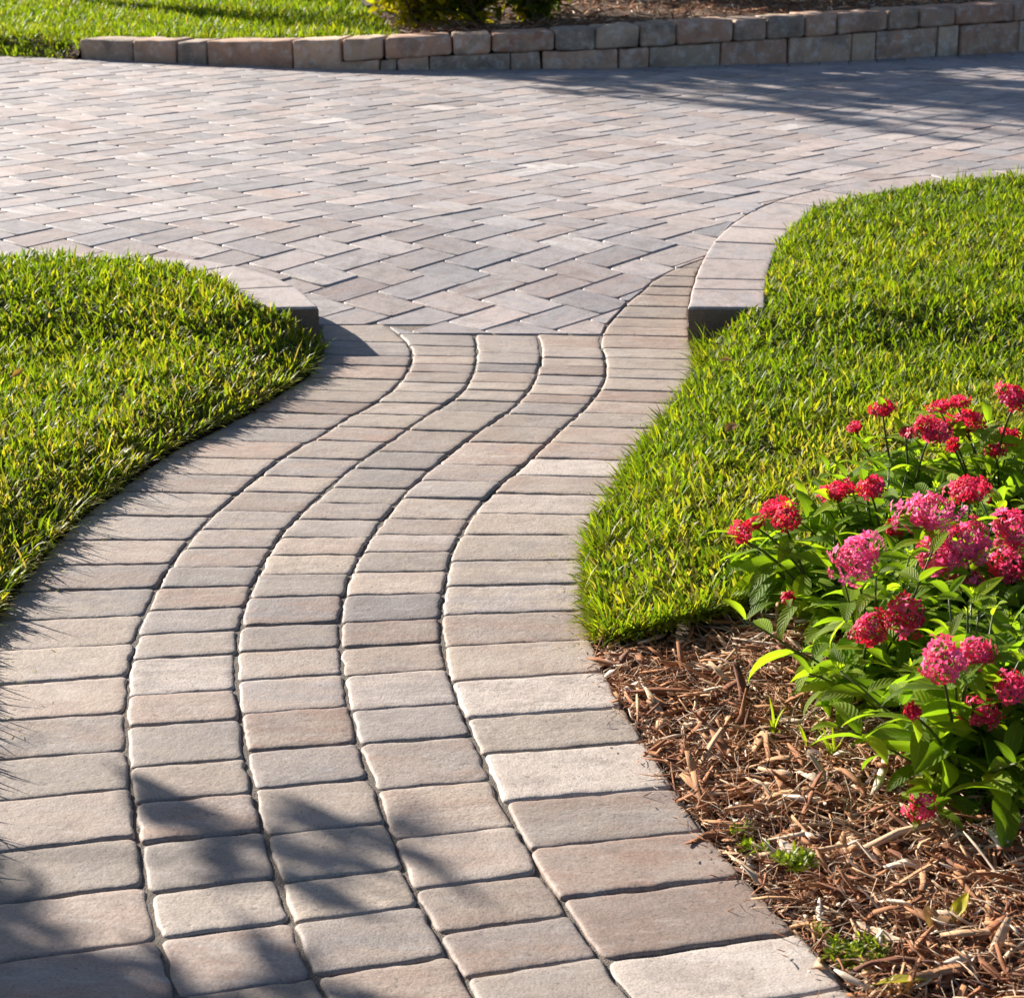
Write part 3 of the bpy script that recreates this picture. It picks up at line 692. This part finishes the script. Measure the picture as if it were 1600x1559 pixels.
bedU = np.concatenate([np.array([off_pt(x, .22) for x in np.linspace(600, 1880, 30)]), [(4.2, 14), (-.9, 14), (-.75, 11.6), (-0.62, 10.9)]])
pu = scatter(bedU, 1800, 15, lambda p: in_view(p, .5)); 
chips('mulch', pu, upper_z(pu[:, 0], pu[:, 1]), 16, .04, 'brown mulch and leaf litter behind the retaining wall', .45, .03)

# ------------------------------------------------------------------ leaf, stem, flower makers
def frame(d):
    d = Vector(d).normalized(); a = Vector((0, 0, 1)).cross(d)
    if a.length < 1e-3: a = Vector((1, 0, 0))
    a.normalize(); return d, a, d.cross(a)
def leaf(mb, p, d, L, W, tone, droop=.6, roll=0.0, fold=.25, n=7, wav=.04):
    d, a, up = frame(d); ca, sa = math.cos(roll), math.sin(roll); a, up = a * ca + up * sa, up * ca - a * sa
    V, Lc, Fc = [], [], []; q = Vector(p); ang = 0.0; sd = random.random() * 9
    for i in range(n + 1):
        t = i / n; wv = W / 2 * (max(0.0, math.sin(math.pi * min(1, t ** .82 * 1.0))) ** .85) * (1.0 if t > .08 else .25)
        if i in (0,): wv = W * .03
        dd = d * math.cos(ang) - up * math.sin(ang); uu = up * math.cos(ang) + d * math.sin(ang)
        for s in (-1, -.5, 0, .5, 1):
            h = abs(s) * wv * fold + math.sin(t * 9 + sd + s * 2) * wav * wv
            P = q + a * (s * wv) + uu * h; V.append(tuple(P)); Lc.append((s, t, 0))
        q = q + dd * (L / n); ang += droop / n * (0.5 + t)
    for i in range(n):
        for k in range(4): o = i * 5 + k; Fc.append((o, o + 1, o + 6, o + 5))
    mb.add(V, Fc, tone, Lc)
def tube(mb, P, r0, r1, tone=(.3, .5, .5), n=6):
    V, Fc = [], []; P = [Vector(p) for p in P]; m = len(P)
    for i, p in enumerate(P):
        d = (P[min(i + 1, m - 1)] - P[max(i - 1, 0)]); d, a, b = frame(d); r = r0 + (r1 - r0) * i / (m - 1)
        for k in range(n): t = 2 * math.pi * k / n; V.append(tuple(p + a * (r * math.cos(t)) + b * (r * math.sin(t))))
    for i in range(m - 1):
        for k in range(n): j = (k + 1) % n; Fc.append((i * n + k, i * n + j, (i + 1) * n + j, (i + 1) * n + k))
    Fc.append(tuple(range(n))[::-1]); Fc.append(tuple((m - 1) * n + k for k in range(n)))
    mb.add(V, Fc, tone)
def star(mb, c, nrm, r, tone):
    d, a, b = frame(nrm); a0 = random.random() * 6.28
    for k in range(5):
        t = a0 + k * 2 * math.pi / 5 + random.gauss(0, .08); u = a * math.cos(t) + b * math.sin(t); s = d.cross(u); rr = r * random.uniform(.85, 1.1); up = random.uniform(-.25, .3)
        V = [c + u * (rr * .08), c + u * (rr * .5) + s * (rr * .29) + d * (rr * .12), c + u * (rr * .5) - s * (rr * .29) + d * (rr * .12), c + u * (rr * .55) + d * (rr * .2), c + u * rr + d * (rr * up)]
        mb.add([tuple(v) for v in V], [(0, 2, 3), (0, 3, 1), (1, 3, 4), (3, 2, 4)], tone)
def head(name_parent, c, r, tone, flat=.8, axis=(0, 0, 1)):
    """a domed cluster of five-petalled stars on short stalks"""
    mb = MB(); st = MB(); ax, a, b = frame(axis); n = int(16 + 32 * min(1.3, r / .03) ** 2); base = Vector(c) - ax * (r * .75)
    ga = 2.39996; w1, w2 = random.random() * 6, random.uniform(.1, .3); wob = lambda t: 1 + w2 * math.sin(2 * t + w1) + .1 * math.sin(3 * t + 2 * w1)
    for i in range(n):
        h = 1 - (i + .5) / n * 1.15; rad = math.sqrt(max(0, 1 - h * h)); t = i * ga
        dirv = (a * (rad * math.cos(t) * wob(t)) + b * (rad * math.sin(t) * wob(t)) + ax * (h * flat))
        k = random.uniform(.62, 1.12); p = Vector(c) + dirv * (r * k)
        tn = (min(1, max(0, tone + random.gauss(0, .16) + .15 * (h - .3))), random.random(), 0)
        nd = (dirv.normalized() + Vector((random.gauss(0, .3), random.gauss(0, .3), random.gauss(0, .3)))).normalized()
        star(mb, p, nd, random.uniform(.0085, .0118) * (1 if r > .02 else .8), tn)
        if i % 2 == 0: tube(st, [base, base * .4 + p * .6, p], .0007, .0008, (.2 if random.random() < .7 else .8, .6, .5), 4)
    o = mb.build('flower_head', M_PETAL, None, False); s = st.build('flower_stalks', M_STEM)
    return o, s

# ------------------------------------------------------------------ pentas in the bed
HEADS = [  # photo x, y, radius there, pinkness, plant
 (1380,640,17,.1,5),(1337,668,10,.15,5),(1415,676,9,.2,5),(1470,635,15,.2,6),(1497,628,14,.2,6),(1452,672,25,.35,5),(1507,660,24,.12,6),(1490,694,9,.15,6),
 (1575,684,18,.1,6),(1555,704,12,.05,6),(1584,622,24,.3,6),
 (1308,768,22,.2,3),(1362,763,21,.12,3),(1228,808,23,.12,0),(1207,794,17,.2,0),(1160,833,18,.1,0),(1182,818,11,.15,0),(1395,828,12,.1,3),
 (1515,768,29,.3,4),(1448,803,39,.85,4),(1338,872,37,.85,1),(1510,850,36,.7,4),(1463,873,30,.6,4),(1585,830,34,.6,7),(1574,882,30,.65,7),(1507,906,24,.8,4),
 (1358,985,27,.35,1),(1412,965,32,.45,1),(1474,1036,34,.7,2),(1526,1022,26,.6,2),(1580,1072,24,.5,8),(1535,1113,26,.6,2),(1441,1262,22,.45,2),(1232,934,8,.05,0),(1427,1112,10,.15,2),(1610,905,26,.6,7)]
PLANTS = [  # foot in the photo, spread, height, leaf shoots, label
 ((1292,996), .17, .15, 14, 'low pentas plant with small red flower heads reaching over the lawn, leftmost of all'),
 ((1362,1122), .20, .24, 20, 'pentas plant with a tall domed pink flower head above a pair of crimson ones'),
 ((1505,1262), .20, .25, 26, 'nearest pentas plant, dark inside, with one round pink flower head hanging low over the mulch'),
 ((1375,955), .16, .20, 16, 'pentas plant with two red flower heads side by side against the grass'),
 ((1480,1050), .17, .27, 18, 'pentas plant with the largest mauve pink flower head at the middle of the bed'),
 ((1420,870), .15, .19, 15, 'pentas plant with a wide crimson flower head and small red ones, left rear'),
 ((1545,860), .17, .21, 17, 'rearmost pentas plant with dark red flower heads near the right edge of the lawn'),
 ((1620,1020), .17, .26, 18, 'pentas plant with stacked pink flower heads at the right edge of the photo'),
 ((1640, 1235), .17, .25, 22, 'shaded pentas plant at the right edge of the photo behind the nearest plant')]
def pent_leaves(fm, P, L0, tone0, scale=1.0):
    """opposite pairs of leaves up a stem"""
    m = len(P); az = random.random() * 3.14
    nodes = random.randint(5, 6)
    for k in range(nodes):
        t = .22 + .76 * k / (nodes - 1); f = t * (m - 1); i = min(int(f), m - 2); p = P[i].lerp(P[i + 1], f - i); az += 1.57 + random.gauss(0, .25)
        for s in (0, math.pi):
            if random.random() < .08: continue
            el = random.gauss(.15, .3) + (.5 if k == nodes - 1 else 0); d = Vector((math.cos(az + s) * math.cos(el), math.sin(az + s) * math.cos(el), math.sin(el)))
            L = L0 * (1.0 - .35 * abs(t - .55) / .5) * random.uniform(.75, 1.2) * (.75 if k == nodes - 1 else 1) * 1.25
            leaf(fm, p, d, L, L * random.uniform(.27, .37), (min(1, max(0, random.gauss(tone0, .2))), random.random(), 0), random.uniform(.5, 1.6), random.gauss(0, .4))
ALLHEADS = []
def screens(q):                                         # true for a shoot tip that would hide a flower head from the camera
    for p in ALLHEADS:
        if q.y < p.y + .01 and abs(q.x / q.y - p.x / p.y) * F < 42 and -75 < ((q.z - H) / q.y - (p.z - H) / p.y) * F < 62: return True
    return False
for pi, (foot, spread, hgt, shoots, label) in enumerate(PLANTS):
    random.seed(100 + pi); fx, fy = at(*foot); fz = float(bed_z(fx, fy)[0])
    root = empty('pentas_plant', (fx, fy, fz)); tag(root, label, 'flowering plant', 'pentas plants in the mulch bed')
    bpy.context.view_layer.update()
    fm = MB(); base = Vector((fx, fy, fz - .01))
    mine = [h for h in HEADS if h[4] == pi]; spots = []
    for hx, hy, hr, pink, _ in mine:
        Yh = fy + (random.uniform(-.13, -.03) if pi in (1, 2, 4, 7, 8) else random.uniform(-.08, .04)); pink = min(1, .22 + pink * .85)
        p = atY(hx, hy, Yh)
        lo, hi = fz + .07, fz + hgt + .10                # keep the head at a believable height over the soil
        if p.z > hi: Yh = fy + .10; p = atY(hx, hy, Yh)
        if p.z < lo: Yh = fy - .12; p = atY(hx, hy, Yh)
        spots.append(p.copy()); ALLHEADS.append(p.copy())
        r = hr / F * math.hypot(p.y, H - p.z)
        m = base.lerp(p, .5); m += Vector((random.gauss(0, .012), random.gauss(0, .012), .03)); S = [base.lerp(m, t / 4) if False else (base * (1 - t / 8) ** 2 + m * (2 * t / 8 * (1 - t / 8)) + (p - Vector((0, 0, r * .6))) * (t / 8) ** 2) for t in range(9)]
        st = MB(); tube(st, S, .0028, .0017, (.3, .6, .5)); so_ = under(st.build('stem', M_STEM), root)
        ax = (S[-1] - S[-3]).normalized() + Vector((0, -.25, .5))
        ho, hs = head(None, p, r * 1.1, pink, .5, ax); ho.parent = so_; hs.parent = ho
        pent_leaves(fm, S, .07, .55)
    for k in range(int(shoots * 1.9)):
        a = random.random() * 6.283; rr = spread * math.sqrt(random.random()); h = hgt * random.uniform(.62, 1.08) * (1 - .35 * (rr / spread) ** 2)
        tip = Vector((fx + rr * math.cos(a), fy + rr * math.sin(a), fz + h * (.75 if math.sin(a) < -.2 and rr > spread * .6 else 1))); m = base.lerp(tip, .5) + Vector((0, 0, .02))
        if screens(tip): continue
        S = [base * (1 - t / 6) ** 2 + m * (2 * t / 6 * (1 - t / 6)) + tip * (t / 6) ** 2 for t in range(7)]
        st = MB(); tube(st, S, .0025, .0013, (.3, .6, .5), 5); under(st.build('stem', M_STEM), root)
        pent_leaves(fm, S, .074, .5)
        if random.random() < .3:                         # green buds
            for _ in range(14):
                v = Vector((random.gauss(0, 1), random.gauss(0, 1), abs(random.gauss(0, 1)) + .2)).normalized(); leaf(fm, tip + v * .004, v, .009, .004, (.9, .8, 0), 0, 0, .2, 3)
    under(fm.build('foliage', M_LEAF), root)

# ------------------------------------------------------------------ small things on the ground
random.seed(77)
def gz(x, y):
    if poly_inside(bed, np.array([[x, y]]))[0]: return float(bed_z(x, y)[0]) + .012
    return float(lawn_z(x, y)[0]) + .04
def fallen(px, py, L, W, tone, az, label, droop=.6, tilt=.15, dz=.006):
    x, y = at(px, py); x, y = at(px, py, gz(x, y) + dz); z = gz(x, y) + dz
    mb = MB(); d = Vector((math.cos(az), math.sin(az), tilt)); leaf(mb, d * (-L / 2), d, L, W, (tone, .6, 0), droop, random.gauss(0, .3), .35, 8, .1); tube(mb, [d * (-L / 2), d * (-L * .62)], .0007, .0005, (tone, .4, 0), 4)
    o = mb.build('fallen_leaf', M_DRY); o.location = (x, y, z); return tag(o, label, 'leaf', 'fallen leaves')
fallen(1503, 1404, .042, .016, 1.0, .9, 'bright yellow fallen leaf standing up in the mulch', .3, .7, .012)
fallen(1412, 1530, .060, .022, .75, .1, 'olive yellow fallen leaf lying flat on the mulch near the bottom edge', .2, .1, .016)
fallen(1466, 1418, .052, .030, .35, 1.1, 'curled tan dry leaf beside the bright yellow one', 1.6, .4, .012)
fallen(1270, 1346, .045, .02, .08, .1, 'dark brown curled leaf beside two pale wood chips', 1.0, .1)
fallen(1146, 658, .045, .022, .15, .8, 'reddish brown dry leaf caught in the lawn right of the path', 1.2, .5)
fallen(1136, 562, .035, .018, .42, .2, 'pale tan dry leaf on the lawn by the kerb end', 1.0, .2)
fallen(28, 556, .035, .014, .18, .7, 'orange brown dry leaf in the lawn left of the path', .8, .6)
def weed(px, py, n, spread, label, kind='moss'):
    x, y = at(px, py); z = gz(x, y) - .004; mb = MB()
    for _ in range(n):
        a = random.random() * 6.283; r = spread * random.random() ** .6
        p = Vector((r * math.cos(a), r * .8 * math.sin(a), random.uniform(0, .014)))
        if kind == 'moss':
            for _ in range(7):
                v = Vector((random.gauss(0, 1), random.gauss(0, 1), abs(random.gauss(0, .8)))).normalized(); leaf(mb, p + v * .002, v, random.uniform(.006, .012), .004, (random.random(), random.random(), 0), .4, 0, .2, 3)
        else:
            v = Vector((random.gauss(0, .45), random.gauss(0, .45), 1)); leaf(mb, p * .3, v, random.uniform(.025, .06), .004, (.5 + .5 * random.random(), random.random(), 0), .6, 0, .3, 5)
    o = mb.build('weed', M_MOSS); o.location = (x, y, z); return tag(o, label, 'weed', 'weeds in the mulch')
weed(1238, 1452, 34, .024, 'bright green moss strip growing at the paver corner')
weed(1340, 1496, 75, .034, 'widest clump of green moss in the mulch near the bottom edge')
weed(1284, 1462, 8, .008, 'tiny green seedling between the two moss clumps')
weed(1182, 1334, 22, .022, 'small green moss clump beside the red brown paver')
weed(1158, 1303, 10, .016, 'faint green weed patch touching the path edge above the moss')
weed(1208, 1160, 7, .01, 'thin grass sprig alone in the open mulch', 'g')
weed(1262, 1190, 6, .01, 'thin yellow grass sprig in the mulch nearest the flowers', 'g')
weed(1300, 1205, 9, .012, 'three bladed green seedling under the drooping pentas leaves', 'g')
def chip(px, py, L, W, T, az, tone, label):
    x, y = at(px, py); z = gz(x, y) + .006; PN[0] += 1; n = 12; V, Lc, Fc = [], [], []; sd = PN[0]
    for i in range(n + 1):
        t = i / n; wv = W / 2 * (1 - abs(2 * t - 1) ** 4 * .75) * (1 + .25 * mnoise.noise((t * 5, sd, 0)))
        for s, h in ((-1, 0), (-.4, 1), (.5, .9), (1, 0), (0, -.6)): V.append(((t - .5) * L, s * wv + .15 * W * mnoise.noise((t * 3, sd, 2)), h * T / 2 + L * .05 * mnoise.noise((t * 2.5, sd, 4)))); Lc.append((t * L + sd, s * wv, 0))
    for i in range(n):
        for k in range(5): j = (k + 1) % 5; Fc.append((i * 5 + k, i * 5 + j, i * 5 + 5 + j, i * 5 + 5 + k))
    Fc += [(4, 3, 2, 1, 0), tuple(n * 5 + k for k in range(5))]
    mb = MB(); mb.add(V, Fc, (tone, .5, .5), Lc); o = mb.build('wood_chip', M_WOOD, None, False); o.location = (x, y, z); o.rotation_euler = (random.gauss(0, .2), random.gauss(0, .12), az)
    return tag(o, label, 'wood chip', 'large wood chips in the mulch')
chip(1237, 1338, .050, .014, .006, -.95, .98, 'pale cream wood chip, the larger of two beside the dark curled leaf')
chip(1263, 1318, .032, .011, .006, -1.2, .97, 'pale cream wood chip, the smaller of two, upright')
chip(1425, 1398, .11, .013, .007, .75, .72, 'long tan wood splinter pointing at the curled tan leaf')
chip(1470, 1532, .08, .02, .007, .45, .66, 'broad weathered splinter beside the olive leaf at the bottom')
chip(1158, 1152, .045, .014, .009, .6, .3, 'dark brown chunky bark piece in the open mulch')
chip(985, 1080, .035, .017, .006, .9, 1.0, 'pale bark flake by the path where the lawn ends')
chip(1200, 1272, .12, .009, .006, .3, .62, 'long thin grey brown stick lying along the mulch')
chip(1375, 1468, .07, .011, .005, -.9, .9, 'pale slanting splinter behind the widest moss clump')

# ------------------------------------------------------------------ planting behind the wall, and the trees that shade the drive and the path
def bush(name, x, y, h, rad, n, z0, seed, label, cat, tone=(.5, .25), leafL=.06, trunks=5, wide=.45, group=None, lowest=.0, limb_r=.008):
    random.seed(seed); gz_ = float(upper_z(x, y)[0]) if y > 9 else -.02
    root = empty(name, (x, y, gz_)); tag(root, label, cat, group); bpy.context.view_layer.update()
    tm, fm = MB(), MB(); base = Vector((x, y, gz_ - .02)); ends = []
    for k in range(trunks):
        a = random.random() * 6.283; rr = rad * math.sqrt(random.random()) * .85; tip = Vector((x + rr * math.cos(a), y + rr * math.sin(a), gz_ + h * random.uniform(.6 if lowest > 0 else .2, 1))); m = base.lerp(tip, .5) + Vector((random.gauss(0, .06), random.gauss(0, .06), .12 * h))
        S = [base * (1 - t / 8) ** 2 + m * (2 * t / 8 * (1 - t / 8)) + tip * (t / 8) ** 2 for t in range(9)]; tube(tm, S, limb_r * 1.8, limb_r * .4); ends.append(S)
        for _ in range(4):
            q = S[random.randint(3, 8)]; e = q + Vector((random.gauss(0, rad * .35), random.gauss(0, rad * .35), random.gauss(.08, .12) * h)); T = [q, q.lerp(e, .5) + Vector((0, 0, .02)), e]; tube(tm, T, limb_r * .6, limb_r * .25, n=4); ends.append(T)
    for _ in range(n):
        S = random.choice(ends); f = random.uniform(.35 if lowest > 0 else .02, 1) ** (.6 if lowest > 0 else 1.3) * (len(S) - 1); i = min(int(f), len(S) - 2); p = S[i].lerp(S[i + 1], f - i)
        if p.z - gz_ < lowest: continue
        v = Vector((random.gauss(0, 1), random.gauss(0, 1), random.gauss(.25, .7))).normalized(); p = p + v * random.uniform(0, .05)
        L = leafL * random.uniform(.6, 1.25); leaf(fm, p, v, L, L * wide * random.uniform(.8, 1.2), (min(1, max(0, random.gauss(*tone))), random.random(), 0), random.uniform(.2, 1), random.gauss(0, .5), .2, 4)
    under(tm.build('trunk', M_BARK), root); under(fm.build('crown', M_SHRUB), root)
    return root
for i, (px, py, h, n, tn, lab) in enumerate([
    (655, 36, .34, 260, (.85, .2), 'yellow green shrub at the left end of the far bed, beside the lawn'),
    (735, 34, .42, 330, (.7, .3), 'yellow leaved shrub in the middle of the three behind the wall'),
    (830, 32, .42, 330, (.55, .3), 'darker green shrub, rightmost of the three behind the wall')]):
    x, y = at(px, py, .25); bush('shrub', x, y + .10, h, .29, n * 3, 0, 40 + i, lab, 'shrub', tn, .095, 24, .36, 'shrubs behind the retaining wall', .0, .004)
for i, (px, py, n, lab) in enumerate([(666, 40, 34, 'upright tuft of light green grass at the wall beside the yellow shrub'), (862, 34, 22, 'dull green grass tuft right of the darkest shrub behind the wall')]):
    x, y = at(px, py, .2); z = float(upper_z(x, y)[0]); mb = MB(); random.seed(60 + i)
    for _ in range(n): v = Vector((random.gauss(0, .28), random.gauss(0, .28), 1)); leaf(mb, Vector((random.gauss(0, .02), random.gauss(0, .02), 0)), v, random.uniform(.08, .17), .011, (.6 + .4 * random.random() if i == 0 else .35, random.random(), 0), .7, 0, .3, 5)
    o = mb.build('grass_tuft', M_MOSS); o.location = (x, y, z); tag(o, lab, 'grass tuft', 'grass tufts behind the wall')
for i, (x, y, h, n, lo, lab) in enumerate([(-2.88, 13.25, 3.4, 3600, 1.6, 'leftmost'), (-1.2, 12.6, 2.75, 2800, 1.25, 'second'), (.2, 12.8, 2.6, 2600, .9, 'third'), (1.4, 12.9, 2.0, 2400, .35, 'rightmost')]):
    bush('tree', x, y, h, .78, n, 0, 51 + i, 'small leafy tree behind the wall, its crown above the picture, %s of four' % lab, 'tree', (.4, .25), .10, 14, .42, 'trees behind the wall', lo, .014)
for i, (x, y) in enumerate([(.35, 12.25), (1.15, 12.35), (1.95, 12.45)]):
    bush('shrub', x, y, .95, .46, 1000, 0, 70 + i, 'leafy shrub above the picture edge behind the wall, %s of three shading the mulch' % ('left one', 'middle one', 'right one')[i], 'shrub', (.4, .25), .085, 12, .42, 'shrubs shading the far bed', .3, .008)
bush('tree', -2.60, 3.72, 1.76, .56, 4200, 0, 54, 'young tree standing in the lawn beyond the left edge, its shadow on the nearest pavers', 'tree', (.4, .25), .085, 15, .42, None, .92, .006)
# clippings and crumbs that have strayed onto the pavers
g_ = np.random.default_rng(90); e_ = np.concatenate([pL[np.repeat(np.arange(0, 62), 4)] + np.abs(g_.normal(0, .05, (248, 1))) * np.array([[1, -.2]]), kR[np.repeat(np.arange(len(kR)), 5)] - np.abs(g_.normal(0, .03, (5 * len(kR), 1))) * np.array([[1, .1]])])
grass('grass_clippings', e_, lambda x, y: zs(y) + .005, 91, (.006, .016), (.001, .0025), label='stray grass clippings on the pavers along both lawns', straw=1.0)
e_ = kB[np.repeat(np.arange(len(kB)), 5)] + g_.normal(0, .018, (5 * len(kB), 2)) - np.array([[.012, 0]])
e_ = e_[::2]; chips('mulch_crumbs', e_, zs(e_[:, 1]) + .001, 92, .006, 'crumbs of mulch scattered on the edge of the path', .4, .002)
